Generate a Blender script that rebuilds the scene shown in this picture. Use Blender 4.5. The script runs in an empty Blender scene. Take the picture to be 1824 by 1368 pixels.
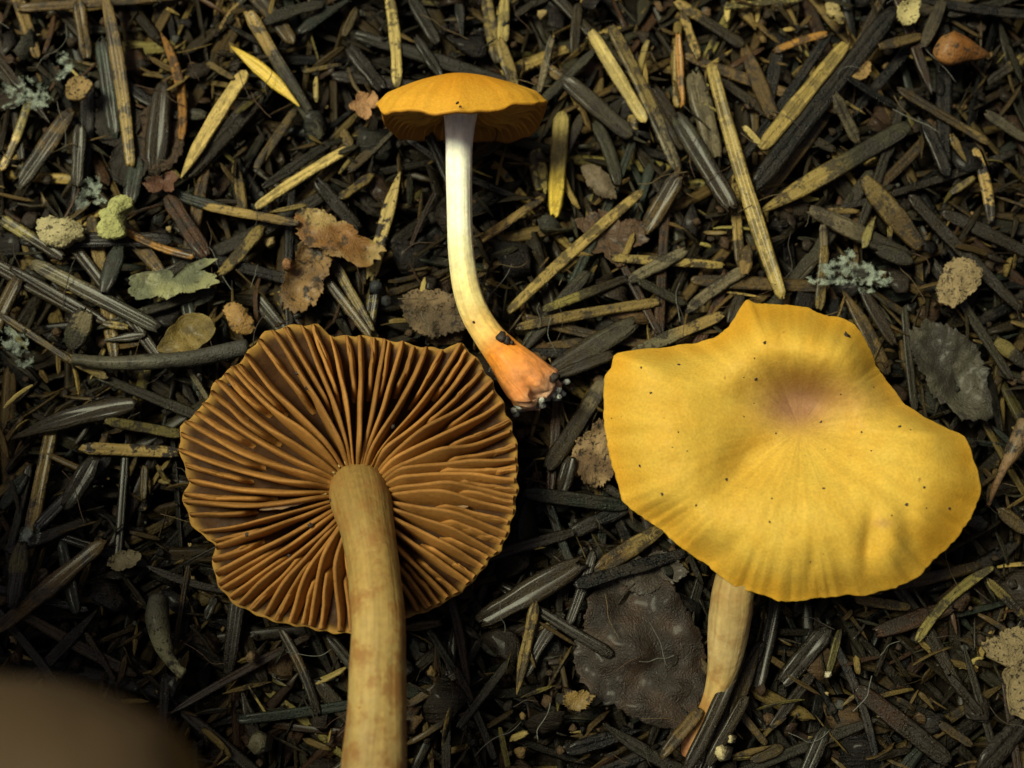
import bpy, math, random
import numpy as np
from mathutils import Vector, noise as mnoise
R = math.radians
random.seed(7); rng = np.random.default_rng(7)
sc = bpy.context.scene
col = sc.collection

# ------------------------------------------------------------------ camera (all lengths below in mm, written out in metres)
MM = 0.001
FOV, TILT, DIST = R(40), R(12), 120.0
CAM = Vector((0, -DIST*math.sin(TILT), DIST*math.cos(TILT)))
FW = Vector((0, math.sin(TILT), -math.cos(TILT))); UPV = Vector((0, math.cos(TILT), math.sin(TILT)))
cd = bpy.data.cameras.new('camera'); cam = bpy.data.objects.new('camera', cd); col.objects.link(cam)
cam.location = CAM*MM; cam.rotation_euler = (TILT, 0, 0)
cd.sensor_width = 36; cd.lens = 18/math.tan(FOV/2); cd.clip_start = 0.002; cd.clip_end = 500
cd.dof.use_dof = True; cd.dof.focus_distance = 0.114; cd.dof.aperture_fstop = 30
sc.camera = cam

# ------------------------------------------------------------------ sky, sun, exposure
SUN_EL, SUN_AZ = R(63), R(161)          # azimuth counted from +x towards +y: light falls in from the left and far side
w = bpy.data.worlds.new('World'); sc.world = w; w.use_nodes = True
nt = w.node_tree; bg = nt.nodes['Background']; sky = nt.nodes.new('ShaderNodeTexSky')
sky.sky_type = 'NISHITA'; sky.sun_disc = False; sky.sun_elevation = SUN_EL; sky.sun_rotation = math.pi/2 - SUN_AZ
sky.air_density = 0.2; sky.dust_density = 6.0; sky.ozone_density = 0.0
nt.links.new(sky.outputs[0], bg.inputs[0]); bg.inputs[1].default_value = 0.05
sd = bpy.data.lights.new('sun', 'SUN'); sd.energy = 3.2; sd.angle = R(18); sd.color = (1.0, 0.985, 0.66)
sun = bpy.data.objects.new('sun', sd); col.objects.link(sun)
sv = Vector((math.cos(SUN_AZ)*math.cos(SUN_EL), math.sin(SUN_AZ)*math.cos(SUN_EL), math.sin(SUN_EL)))
sun.rotation_euler = sv.to_track_quat('Z', 'Y').to_euler(); sun.location = sv*2
vs = sc.view_settings
vs.view_transform = 'Standard'; vs.look = 'None'; vs.gamma = 1; vs.use_curve_mapping = False; vs.exposure = 0.36
sc.cycles.max_bounces = 6

# ------------------------------------------------------------------ helpers
TAN = math.tan(FOV/2)
def at(px, py, z=0.0):
    """the point at height z (mm) seen at photo pixel px, py"""
    d = FW + Vector((1, 0, 0))*((px-912)/912*TAN) + UPV*((684-py)/912*TAN)
    return CAM + d*((z-CAM.z)/d.z)
def mmpx(p): return (p-CAM).dot(FW)*TAN/912
def lerp(a, b, t): return a+(b-a)*t
def sstep(a, b, x):
    t = min(1, max(0, (x-a)/(b-a))); return t*t*(3-2*t)
def nz(x, y=0.0, z=0.0): return mnoise.noise((x, y, z))
def cinterp(keys, t):
    for (a, ca), (b, cb) in zip(keys, keys[1:]):
        if t <= b:
            f = sstep(a, b, t); return tuple(lerp(p, q, f) for p, q in zip(ca, cb))
    return keys[-1][1]
def attrs(me, tint=None, nco=None):
    if tint is not None:
        a = me.attributes.new('tint', 'FLOAT_COLOR', 'POINT')
        a.data.foreach_set('color', np.asarray(tint, dtype=np.float32).ravel())
    if nco is not None:
        a = me.attributes.new('nco', 'FLOAT_VECTOR', 'POINT')
        a.data.foreach_set('vector', np.asarray(nco, dtype=np.float32).ravel())
def mk(name, vf, mat, parent=None, smooth=True, origin=None):
    """vf = (verts in mm, faces[, tint, nco]) -> one mesh object"""
    v, f = vf[0], vf[1]
    v = np.array([tuple(p) for p in v], dtype=np.float64)*MM
    c = Vector((v[:, 0].mean(), v[:, 1].mean(), v[:, 2].min())) if origin is None else Vector(origin)*MM
    me = bpy.data.meshes.new(name); me.from_pydata((v-np.array(c)).tolist(), [], f)
    attrs(me, vf[2] if len(vf) > 2 else None, vf[3] if len(vf) > 3 else None)
    if smooth: me.polygons.foreach_set('use_smooth', [True]*len(me.polygons))
    me.materials.append(mat)
    o = bpy.data.objects.new(name, me); col.objects.link(o)
    if parent is not None:
        o.parent = parent; o.location = c - WORLD[parent.name]; WORLD[o.name] = c
    else:
        o.location = c; WORLD[o.name] = c
    return o
WORLD = {}
def empty(name, p):
    o = bpy.data.objects.new(name, None); col.objects.link(o); o.location = Vector(p)*MM; o.empty_display_size = 0.005
    WORLD[o.name] = Vector(p)*MM; return o
def tag(o, label=None, cat=None, group=None, kind=None):
    if label: o['label'] = label
    if cat: o['category'] = cat
    if group: o['group'] = group
    if kind: o['kind'] = kind
    return o

# ------------------------------------------------------------------ materials
def organic(name, streak=(0.3, 3, 1), s_amt=0.7, blotch=0.5, b_amt=1.0, b_thr=(0.52, 0.62), speck=2.5, speck_thr=0.68,
            rough=(0.35, 0.65), bump=0.25, grain=6.0, sss=0.0, sss_r=(0.6, 0.35, 0.1), coat=0.0, dark=(0.02, 0.016, 0.012), spec=0.5):
    """tint attribute = the thing's own colour (alpha = how mottled), nco attribute = its own fibre coordinates in mm"""
    m = bpy.data.materials.new(name); m.use_nodes = True; t = m.node_tree; N = t.nodes; L = t.links
    b = N['Principled BSDF']
    def node(k, **kw):
        n = N.new(k)
        for a, v in kw.items(): setattr(n, a, v)
        return n
    ta = node('ShaderNodeAttribute', attribute_name='tint'); na = node('ShaderNodeAttribute', attribute_name='nco')
    mp = node('ShaderNodeVectorMath', operation='MULTIPLY'); mp.inputs[1].default_value = streak; L.new(na.outputs['Vector'], mp.inputs[0])
    n1 = node('ShaderNodeTexNoise'); n1.inputs['Scale'].default_value = 1; n1.inputs['Detail'].default_value = 4; L.new(mp.outputs[0], n1.inputs['Vector'])
    geo = node('ShaderNodeNewGeometry')
    sca = node('ShaderNodeVectorMath', operation='SCALE'); sca.inputs['Scale'].default_value = 1000; L.new(geo.outputs['Position'], sca.inputs[0])
    def noise(scale, detail=3, rg=.5):
        n = node('ShaderNodeTexNoise'); n.inputs['Scale'].default_value = scale; n.inputs['Roughness'].default_value = rg; n.inputs['Detail'].default_value = detail
        L.new(sca.outputs[0], n.inputs['Vector']); return n.outputs['Fac']
    def ramp(x, a, c):
        r = node('ShaderNodeMapRange'); r.interpolation_type = 'SMOOTHSTEP'
        r.inputs['From Min'].default_value = a; r.inputs['From Max'].default_value = c; L.new(x, r.inputs['Value']); return r.outputs[0]
    def math_(op, x, y):
        n = node('ShaderNodeMath', operation=op)
        for i, q in enumerate((x, y)):
            if isinstance(q, (int, float)): n.inputs[i].default_value = q
            else: L.new(q, n.inputs[i])
        return n.outputs[0]
    n2 = noise(blotch, 8, .72); n3 = noise(speck, 2); n4 = noise(grain, 4)
    br = math_('ADD', math_('MULTIPLY', math_('SUBTRACT', n1.outputs['Fac'], 0.5), s_amt*2), 1.0)
    br = math_('ADD', br, math_('MULTIPLY', math_('SUBTRACT', n4, 0.5), 0.55))
    mul = node('ShaderNodeVectorMath', operation='SCALE'); L.new(ta.outputs['Color'], mul.inputs[0]); L.new(br, mul.inputs['Scale'])
    mask = math_('MULTIPLY', ramp(n2, *b_thr), b_amt)
    mask = math_('MAXIMUM', mask, math_('MULTIPLY', ramp(n3, speck_thr, speck_thr+0.05), 0.9))
    mask = math_('MULTIPLY', mask, ta.outputs['Alpha'])
    mx = node('ShaderNodeMix', data_type='RGBA'); L.new(mask, mx.inputs['Factor']); L.new(mul.outputs[0], mx.inputs['A']); mx.inputs['B'].default_value = (*dark, 1)
    L.new(mx.outputs['Result'], b.inputs['Base Color'])
    rr = node('ShaderNodeMapRange'); L.new(n3, rr.inputs['Value']); rr.inputs['From Min'].default_value = .35; rr.inputs['From Max'].default_value = .65
    rr.inputs['To Min'].default_value = rough[0]; rr.inputs['To Max'].default_value = rough[1]; L.new(rr.outputs[0], b.inputs['Roughness'])
    hh = math_('ADD', math_('MULTIPLY', n1.outputs['Fac'], 0.7), math_('MULTIPLY', n4, 0.5))
    bp = node('ShaderNodeBump'); bp.inputs['Strength'].default_value = bump; bp.inputs['Distance'].default_value = 0.0004; L.new(hh, bp.inputs['Height'])
    L.new(bp.outputs[0], b.inputs['Normal'])
    b.inputs['Specular IOR Level'].default_value = spec
    if sss:
        b.inputs['Subsurface Weight'].default_value = sss; b.inputs['Subsurface Radius'].default_value = sss_r; b.inputs['Subsurface Scale'].default_value = 0.001
    if coat:
        b.inputs['Coat Weight'].default_value = coat; b.inputs['Coat Roughness'].default_value = 0.18
    return m
M_NEEDLE = organic('needle_skin', streak=(0.22, 3.2, 1), s_amt=0.75, blotch=0.55, b_thr=(0.49, 0.545), speck=2.2, speck_thr=0.62, rough=(0.2, 0.6), bump=0.9, coat=0.12, spec=0.22)
M_LITTER = organic('needle_litter_skin', streak=(0.22, 3.2, 1), s_amt=0.8, blotch=0.5, speck=2.0, rough=(0.25, 0.7), bump=0.8, coat=0.05, spec=0.12)
M_LEAF = organic('leaf_scrap_skin', streak=(0.5, 0.5, 1), s_amt=0.7, blotch=0.5, speck=2.0, speck_thr=0.62, rough=(0.3, 0.7), bump=0.7, coat=0.04, spec=0.22)
M_CHIP = organic('chip_skin', streak=(1.2, 1.2, 1), s_amt=0.5, blotch=1.3, b_thr=(0.55, 0.62), speck=3.2, speck_thr=0.6, rough=(0.5, 0.9), bump=0.9, spec=0.2)
M_SOIL = organic('soil', streak=(0.8, 0.8, 1), s_amt=0.9, blotch=0.4, speck=1.5, rough=(0.5, 0.9), bump=1.0, spec=0.05)
M_CAP = organic('cap_skin', streak=(0.16, 9.0, 9.0), s_amt=0.2, blotch=0.35, b_amt=0.0, speck=1.6, speck_thr=0.74, rough=(0.5, 0.72), bump=0.2, grain=4.5, sss=0.2, dark=(0.30, 0.15, 0.03), spec=0.13)
M_GILL = organic('gill_flesh', streak=(0.3, 0.8, 0.8), s_amt=0.35, blotch=0.3, b_amt=0.25, speck=1.1, speck_thr=0.76, rough=(0.55, 0.8), bump=0.25, grain=2.5, sss=0.12, dark=(0.10, 0.045, 0.015), spec=0.12)
M_STEM = organic('stem_flesh', streak=(0.10, 2.4, 2.4), s_amt=0.48, blotch=0.45, b_amt=0.7, b_thr=(0.46, 0.62), speck=1.4, speck_thr=0.74, rough=(0.55, 0.75), bump=0.35, grain=2.0, sss=0.3, dark=(0.22, 0.09, 0.022), spec=0.25)
M_FILM = organic('mould_film', streak=(0.5, 0.5, 0.5), s_amt=0.5, blotch=0.9, b_amt=0.5, speck=2.0, rough=(0.3, 0.6), bump=0.8, dark=(0.08, 0.08, 0.06))
def film_alpha(m, thr):
    t = m.node_tree; b = t.nodes['Principled BSDF']; g = t.nodes.new('ShaderNodeNewGeometry')
    s = t.nodes.new('ShaderNodeVectorMath'); s.operation = 'SCALE'; s.inputs['Scale'].default_value = 1000; t.links.new(g.outputs['Position'], s.inputs[0])
    n = t.nodes.new('ShaderNodeTexNoise'); n.inputs['Scale'].default_value = 1.6; n.inputs['Detail'].default_value = 5; t.links.new(s.outputs[0], n.inputs['Vector'])
    r = t.nodes.new('ShaderNodeMapRange'); r.inputs['From Min'].default_value = thr; r.inputs['From Max'].default_value = thr+.14; r.inputs['To Max'].default_value = .55
    t.links.new(n.outputs['Fac'], r.inputs['Value']); t.links.new(r.outputs[0], b.inputs['Alpha'])
film_alpha(M_FILM, 0.46)
def plain(name, c, rough=0.5, sss=0.0):
    m = bpy.data.materials.new(name); m.use_nodes = True; t = m.node_tree; b = t.nodes['Principled BSDF']
    n = t.nodes.new('ShaderNodeTexNoise'); n.inputs['Scale'].default_value = 900; n.inputs['Detail'].default_value = 4
    tc = t.nodes.new('ShaderNodeTexCoord'); t.links.new(tc.outputs['Object'], n.inputs['Vector'])
    r = t.nodes.new('ShaderNodeMapRange'); r.inputs['To Min'].default_value = .75; r.inputs['To Max'].default_value = 1.25; t.links.new(n.outputs['Fac'], r.inputs['Value'])
    v = t.nodes.new('ShaderNodeVectorMath'); v.operation = 'SCALE'; v.inputs[0].default_value = c; t.links.new(r.outputs[0], v.inputs['Scale'])
    t.links.new(v.outputs[0], b.inputs['Base Color']); b.inputs['Roughness'].default_value = rough
    bp = t.nodes.new('ShaderNodeBump'); bp.inputs['Strength'].default_value = .2; bp.inputs['Distance'].default_value = .0003
    t.links.new(n.outputs['Fac'], bp.inputs['Height']); t.links.new(bp.outputs[0], b.inputs['Normal'])
    if sss:
        b.inputs['Subsurface Weight'].default_value = sss; b.inputs['Subsurface Scale'].default_value = .002
    return m
M_SPECK = plain('dark_soil_speck', (0.02, 0.012, 0.008), 0.7)
M_SKIN = plain('skin', (0.076, 0.047, 0.022), 0.6, 0.1)
M_NAIL = plain('nail', (0.30, 0.18, 0.12), 0.3)
M_SLEEVE = plain('sleeve_cloth', (0.03, 0.032, 0.03), 0.9)

# ------------------------------------------------------------------ ground: one sheet to the horizon
def make_ground():
    a = list(np.arange(-104, 104.1, 1.6)); e = [104*1.5**k for k in range(1, 16)]
    xs = [-q for q in reversed(e)] + a + e; ys = xs
    v = []; n = len(xs)
    for y in ys:
        for x in xs:
            if abs(x) > 120 or abs(y) > 120: z = -3.5 + 2.0*nz(x*.004, y*.004, 3)
            else: z = -4.6 + 1.3*nz(x*.09, y*.09, 1) + 0.7*nz(x*.35, y*.35, 2) + 0.3*nz(x*.9, y*.9, 5)
            v.append((x, y, z))
    f = [(j*n+i, j*n+i+1, (j+1)*n+i+1, (j+1)*n+i) for j in range(n-1) for i in range(n-1)]
    tint = [(0.008, 0.006, 0.004, 1)]*len(v); nco = v
    g = mk('ground', (v, f, tint, nco), M_SOIL, origin=(0, 0, 0)); g['kind'] = 'structure'
make_ground()

# ------------------------------------------------------------------ conifer needles
PROF = [(-1, 0), (-.82, .62), (-.45, .9), (-.14, .5), (.14, .5), (.45, .9), (.82, .62), (1, 0), (.5, -.55), (-.5, -.55)]
PROF_LOW = [(-1, 0), (-.5, .9), (0, .35), (.5, .9), (1, 0), (0, -.6)]
def needle(pts, wid, thick, tips=(0, 0), c0=(.1, .1, .1), c1=None, split=.5, mott=1.0, prof=PROF, n=11, roll=0.0, seed=0.0, wob=0.1):
    """a grooved flat needle swept along pts (3 mm points of a quadratic curve). tips: 0 broken off, 1 pointed, 2 rounded"""
    p0, p1, p2 = [Vector(p) for p in pts]
    v, tint, nco = [], [], []; L = (p2-p0).length
    for i in range(n+1):
        t = i/n
        # crowd the rings towards the ends
        t = 0.5-0.5*math.cos(math.pi*t)*(0.55+0.45*abs(math.cos(math.pi*t)))
        P = p0*(1-t)**2 + p1*2*t*(1-t) + p2*t*t
        T = ((p1-p0)*(1-t) + (p2-p1)*t).normalized()
        S = T.cross(Vector((0, 0, 1))).normalized(); U = S.cross(T)
        a = roll + 0.25*nz(seed, t*2.3); S, U = S*math.cos(a)+U*math.sin(a), U*math.cos(a)-S*math.sin(a)
        k = (.80+.20*math.sin(math.pi*(.12+.8*t)))*(1 + wob*2*nz(seed*3.1, t*4)) 
        d0, d1 = t*L, (1-t)*L
        for d, tp in ((d0, tips[0]), (d1, tips[1])):
            if tp == 1: k *= min(1, (d/(wid*2.6))**.7+.04)
            elif tp == 2:
                q = min(1, d/(wid*.6)); k *= max(.12, math.sqrt(1-(1-q)**2))
            else: k *= .62+.38*min(1, d/(wid*.5))
        c = c0 if c1 is None else tuple(lerp(x, y, sstep(split-.08, split+.08, t+.1*nz(seed, t*9))) for x, y in zip(c0, c1))
        for (x, y) in prof:
            ragged = 0.0
            if (i == 0 and tips[0] == 0) or (i == n and tips[1] == 0): ragged = .5*wid*nz(seed*7, x*2.3, t)
            v.append(P + S*(x*wid/2*k) + U*(y*thick/2*min(1, .3+.7*k)) + T*ragged)
            tint.append((*c, mott)); nco.append((t*L, x*wid/2 + (3 if y < 0 else 0), seed*13.7))
    m = len(prof); f = []
    for i in range(n):
        for j in range(m):
            a, b = i*m+j, i*m+(j+1) % m
            f.append((a, b, b+m, a+m))
    f.append(tuple(range(m))[::-1]); f.append(tuple(range(n*m, n*m+m)))
    return v, f, tint, nco

# height map of what already lies there (mm, 0.4 mm cells), so that needles rest on each other
HS = 0.4; HX, HY = 130, 110
HM = np.full((int(2*HY/HS), int(2*HX/HS)), -1.2)
def hcells(a, b, wid):
    n = max(3, int((b-a).length/.5)); out = []
    d = (b-a).normalized(); s = Vector((-d.y, d.x, 0))
    for i in range(n+1):
        t = i/n; p = a.lerp(b, t)
        for k in (-.4, 0, .4):
            q = p+s*(k*wid); out.append((t, int((q.y+HY)/HS), int((q.x+HX)/HS)))
    return [o for o in out if 0 <= o[1] < HM.shape[0] and 0 <= o[2] < HM.shape[1]]
def rest(a, b, wid, thick, top=3.0, slope=.35):
    """z of both ends of a stick lying on the height map"""
    cells = hcells(a, b, wid)
    if not cells: return -1.0, -1.0
    h1 = max([HM[y, x] for t, y, x in cells if t <= .5] or [-1.2]); h2 = max([HM[y, x] for t, y, x in cells if t > .5] or [-1.2])
    t1 = [t for t, y, x in cells if t <= .5 and HM[y, x] >= h1-.01]; t2 = [t for t, y, x in cells if t > .5 and HM[y, x] >= h2-.01]
    ta, tb = (min(t1) if t1 else 0), (max(t2) if t2 else 1)
    g = (h2-h1)/max(.25, tb-ta); L = (b-a).length; g = max(-slope*L, min(slope*L, g))
    z0 = max(h1-g*ta, h2-g*tb); za, zb = z0+thick*.5, z0+g+thick*.5
    za, zb = min(za, top), min(zb, top)
    for t, y, x in cells: HM[y, x] = max(HM[y, x], lerp(za, zb, t)+thick*.42)
    return za, zb

# patchy wet rot, with the light's falloff to the near edge painted in
def wet(x, y): return sstep(-.25, .3, nz(x*.035+4, y*.035, 9)*1.1 - .55*sstep(-30, 6, y) + .45)
PAL = {  # own colours of dead needles in all stages of rot
 'pale': (.40, .305, .10), 'tan': (.25, .175, .052), 'brown': (.080, .051, .017), 'ridge': (.145, .098, .032), 'orange': (.24, .115, .02),
 'yellow': (.64, .43, .06), 'olive': (.17, .14, .040), 'dark': (.021, .0150, .0062), 'grey': (.031, .0275, .0150), 'teal': (.021, .026, .018),
 'black': (.008, .0075, .006), 'red': (.048, .024, .011), 'greytan': (.115, .094, .052), 'ygreen': (.29, .22, .066)}
WORDS = {'pale': 'pale straw coloured', 'tan': 'tan', 'brown': 'brown', 'ridge': 'light brown', 'orange': 'orange brown', 'yellow': 'fresh yellow', 'olive': 'olive tan',
 'dark': 'dark brown', 'grey': 'dark grey', 'teal': 'blue grey', 'black': 'black', 'red': 'reddish brown', 'greytan': 'greyish tan', 'ygreen': 'olive yellow'}
MARKS = [(820, 170, 'small orange cap'), (815, 380, 'cream stem'), (930, 650, 'orange stem base'), (620, 850, 'gilled cap'), (1400, 790, 'yellow cap'), (1300, 1130, 'pale stem'), (110, 408, 'cream crumb'),
 (205, 385, 'lichen scrap'), (1710, 85, 'amber bud scale'), (1707, 500, 'bark flake'), (1690, 660, 'rotting leaf'), (1150, 1160, 'blackish leaf'), (310, 500, 'grey green leaf strip'), (310, 1130, 'knobbed twig'),
 (1790, 1180, 'pitted chip'), (470, 130, 'yellow needle'), (75, 150, 'forked mould film'), (1320, 320, 'round tipped needle'), (460, 1322, 'wet pebble'), (1540, 490, 'cobwebby mould'), (610, 430, 'torn orange leaf'),
 (1000, 290, 'olive yellow needle'), (672, 1250, 'thick tan stem'), (150, 1350, 'fingertip'), (1070, 320, 'seed wing'), (330, 590, 'oval leaf'), (1485, 20, 'grooved husk'), (1620, 20, 'cream flake')]
def near(px, py):
    a, b = sorted(MARKS, key=lambda m: (m[0]-px)**2+(m[1]-py)**2)[:2]; return f'between the {a[2]} and the {b[2]}'
GROUP = 'loose dead conifer needles on the forest floor'
n_needles = [0]
def lay(x0, y0, x1, y1, wpx, c, bend=0, tips=(0, 0), c2=None, split=.5, label=None, mott=None, top=2.6, zmin=None):
    a, b = at(x0, y0, 0), at(x1, y1, 0)
    wid = wpx*mmpx(a.lerp(b, .5)); thick = max(.3, min(.8, wid*.38))
    za, zb = rest(a, b, wid, thick, top)
    if zmin is not None: za, zb = max(za, zmin), max(zb, zmin)
    a, b = at(x0, y0, za), at(x1, y1, zb)
    d = b-a; s = Vector((d.y, -d.x, 0)).normalized()       # bend in px to the right of the run
    m = a.lerp(b, .5) + s*(bend*2*mmpx(a)) ; sd = random.random()*100
    wt = lerp(1, .42, wet(m.x, m.y)) if label is None else 1.0
    jk = .85+.3*random.random()
    j = lambda q: tuple(x*jk*wt*(.96+.08*random.random()) for x in PAL[q])
    mo = mott if mott is not None else {'pale': .75, 'yellow': .12, 'ygreen': .45, 'tan': .85}.get(c, .8)
    vf = needle((a, m, b), wid, thick, tips, j(c), j(c2) if c2 else None, split, mo, roll=random.uniform(-.25, .25), seed=sd, n=13)
    o = mk('conifer_needle', vf, M_NEEDLE, origin=a.lerp(b, .5))
    L = d.length
    if label is None:
        size = ('short' if L < 5 else ('long' if L > 11 else ''))+(' slim' if wid < .95 else (' broad' if wid > 1.6 else ''))
        two = f' and {WORDS[c2]}' if c2 else ''
        shape = 'bent' if abs(bend) > 5 else ('pointed' if 1 in tips else '')
        label = ' '.join(q for q in [size.strip(), shape, WORDS[c]+two, 'dead needle', near((x0+x1)/2, (y0+y1)/2)] if q)
    label = label if len(label.split()) <= 16 else label.replace(' dead', '').replace('long ', '').replace('short ', '').replace(' coloured', '')
    tag(o, label, 'needle', GROUP); n_needles[0] += 1
    return o

def crumb(P, r, seed, flat=.7):
    v, f = [], []; n, m = 5, 7
    for i in range(n+1):
        th = math.pi*i/n
        for j in range(m):
            ph = 2*math.pi*j/m + i*.4; d = Vector((math.sin(th)*math.cos(ph), math.sin(th)*math.sin(ph), math.cos(th)))
            k = r*(1+.9*nz(d.x*1.6+seed, d.y*1.6, d.z*1.6)); v.append(P+Vector((d.x*k, d.y*k, d.z*k*flat)))
    for i in range(n):
        for j in range(m): f.append((i*m+j, (i+1)*m+j, (i+1)*m+(j+1) % m, i*m+(j+1) % m))
    return v, f
# --- the mass of rotted needles below (nobody could count it): one object
def make_mass():
    V, F, T, NC = [], [], [], []; base = 0
    keys = ['dark', 'brown', 'grey', 'black', 'ridge', 'teal', 'red', 'tan', 'olive']
    wts = np.array([.30, .17, .16, .14, .07, .06, .05, .035, .015]); wts /= wts.sum()
    for k in range(7600):
        x, y = random.uniform(-98, 98), random.uniform(-84, 84)
        z = -1.9 - 3.2*random.random()**1.6
        L = random.uniform(5, 19); wd = random.uniform(.55, 1.55); an = random.random()*math.pi; el = random.gauss(0, .1)
        d = Vector((math.cos(an)*math.cos(el), math.sin(an)*math.cos(el), math.sin(el)))*(L/2)
        z = min(z, -1.5-abs(d.z)); P = Vector((x, y, z)); s = Vector((-d.y, d.x, 0))
        m = P + s*random.gauss(0, .08); c = PAL[keys[rng.choice(len(keys), p=wts)]]; q = (.45+.6*random.random())*lerp(1, .32, wet(x, y))
        tp = random.choice([(0, 0), (0, 2), (1, 2), (2, 1), (2, 2)])
        v, f, t, nc = needle((P-d, m, P+d), wd, wd*.36, tp, tuple(e*q for e in c), prof=PROF_LOW, n=5, roll=random.gauss(0, .4), seed=random.random()*100)
        V += v; T += t; NC += nc; F += [tuple(i+base for i in g) for g in f]; base += len(v)
    for k in range(3600):         # broken splinters
        x, y = random.uniform(-70, 70), random.uniform(-58, 58); L = random.uniform(.8, 4.5); wd = random.uniform(.18, .7); an = random.random()*math.pi; el = random.gauss(0, .2)
        d = Vector((math.cos(an)*math.cos(el), math.sin(an)*math.cos(el), math.sin(el)))*(L/2); P = Vector((x, y, random.uniform(-1.9, -.35)))
        c = PAL[random.choices(['dark', 'brown', 'ridge', 'tan', 'pale', 'grey', 'red', 'olive'], [5, 4, 2.4, 1.5, .5, 3, 1.2, .6])[0]]; q = (.6+.6*random.random())*lerp(1, .5, wet(x, y))
        v, f, t, nc = needle((P-d, P+Vector((-d.y, d.x, 0))*random.gauss(0, .15), P+d), wd, wd*.45, random.choice([(0, 0), (1, 0), (1, 1), (0, 2)]), tuple(e*q for e in c), prof=PROF_LOW, n=4, roll=random.gauss(0, .6), seed=random.random()*100)
        V += v; T += t; NC += nc; F += [tuple(i+base for i in g) for g in f]; base += len(v)
    for k in range(900):          # bits of rotted leaf and bark
        x, y = random.uniform(-70, 70), random.uniform(-58, 58); r = .4+1.5*random.random()**2; P = Vector((x, y, random.uniform(-2.4, -.6)))
        v, f = crumb(Vector((0, 0, 0)), r, k*.71, .16); ax, ay, az = random.gauss(0, .25), random.gauss(0, .25), random.random()*6.28
        sx = random.uniform(.5, 1.1); v = [P+Vector((p.x*math.cos(az)*sx-p.y*math.sin(az), p.x*math.sin(az)*sx+p.y*math.cos(az), p.z+p.x*ax+p.y*ay)) for p in v]
        c = random.choices([(.022, .016, .011), (.045, .026, .014), (.012, .010, .009), (.09, .055, .026), (.035, .034, .026)], [4, 3, 4, 1, 1.5])[0]; q = lerp(1, .5, wet(x, y))
        V += v; T += [(c[0]*q, c[1]*q, c[2]*q, .8)]*len(v); NC += [tuple(p) for p in v]; F += [tuple(i+base for i in g) for g in f]; base += len(v)
    o = mk('needle_litter', (V, F, T, NC), M_LITTER, origin=(0, 0, 0))
    tag(o, 'deep mat of dark rotting conifer needles covering the ground', 'needle litter', kind='stuff')
make_mass()

# --- crumbs of rotted bark, frass and needle ends between them
def make_crumbs():
    V, F, T, NC = [], [], [], []; base = 0
    cc = [(.03, .02, .012), (.06, .036, .018), (.015, .012, .009), (.15, .095, .036), (.05, .05, .042), (.26, .19, .08)]
    for k in range(2600):
        x, y = random.uniform(-75, 75), random.uniform(-62, 62); r = .12+.42*random.random()**3
        i, j = int((y+HY)/HS), int((x+HX)/HS); P = Vector((x, y, -1.9+random.random()*.8))
        v, f = crumb(P, r, k*.37); c = random.choices(cc, [4, 3, 4, 1, 2, .6])[0]
        V += v; T += [(*c, .6)]*len(v); NC += v; F += [tuple(i+base for i in g) for g in f]; base += len(v)
    o = mk('soil_crumbs', (V, F, T, NC), M_CHIP, origin=(0, 0, 0)); tag(o, 'fine crumbs of rotted bark and soil between the needles', 'crumbs', kind='stuff')
make_crumbs()

# --- loose needles of the upper layer that have no mark of their own: dark, lying anyhow
def loose(n):
    k = 0
    while k < n:
        x, y = random.uniform(-30, 1854), random.uniform(-30, 1398)
        if (620-x)**2+(850-y)**2 < 250**2 or ((1410-x)/290)**2+((800-y)/230)**2 < 1: continue
        L = random.uniform(120, 340); an = random.random()*math.pi; dx, dy = math.cos(an)*L/2, math.sin(an)*L/2
        low = sstep(500, 1100, y)  # pale needles made rarer towards the near edge, painting in the light falloff
        c = random.choices(['dark', 'grey', 'black', 'brown', 'teal', 'red', 'ridge', 'tan'], [5, 3, 3, 2.6*(1-.6*low), 1.5, 1.2, 1.4*(1-.8*low), .7*(1-low)])[0]
        lay(x-dx, y-dy, x+dx, y+dy, random.uniform(15, 31), c, random.gauss(0, 6), random.choice([(0, 2), (2, 2), (1, 2), (2, 1), (2, 0)]), top=.2); k += 1
loose(118)

# --- needles one can pick out in the photograph: ends, width in photo pixels, colour, bend, ends' shape
lay(180, 70, 205, 240, 30, 'teal'); lay(140, 0, 155, 105, 24, 'brown'); lay(125, 200, 35, 330, 34, 'brown', c2='grey'); lay(143, 220, 137, 333, 26, 'grey')
lay(245, 280, 232, 362, 36, 'teal', tips=(2, 0)); lay(470, 42, 575, 8, 26, 'grey', -6); lay(527, 194, 455, 300, 20, 'ridge'); lay(466, 168, 330, 316, 36, 'dark', tips=(0, 2))
lay(439, 126, 322, 318, 28, 'pale', 3, (2, 1), label='pale tan needle tapering to a point against a dark grey one', mott=.35)
lay(188, -6, 233, 297, 26, 'ridge', -5, c2='tan', split=.55, label='long brown mottled needle beside the white mould film')
lay(286, 58, 323, 250, 19, 'orange', -16, (1, 0), label='curved orange brown needle between the mould film and the yellow needle')
lay(442, 20, 575, 248, 26, 'tan', 0, c2='grey', split=.3, label='long needle, tan then dark grey, passing under the fresh yellow needle')
lay(411, 82, 534, 190, 25, 'yellow', -4, (1, 1), label='fresh yellow needle pointed at both ends', top=3.2)
lay(592, 252, 469, 333, 19, 'grey'); lay(627, 262, 456, 370, 21, 'pale', 4, label='pale straw needle running to the small mushroom, above a grey one', mott=.4)
lay(420, 286, 434, 378, 20, 'tan', 0, (1, 0)); lay(299, 350, 367, 456, 34, 'red', label='broad reddish brown needle with pale dots by the lichen scrap'); lay(564, 323, 640, 410, 26, 'dark')
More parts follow.
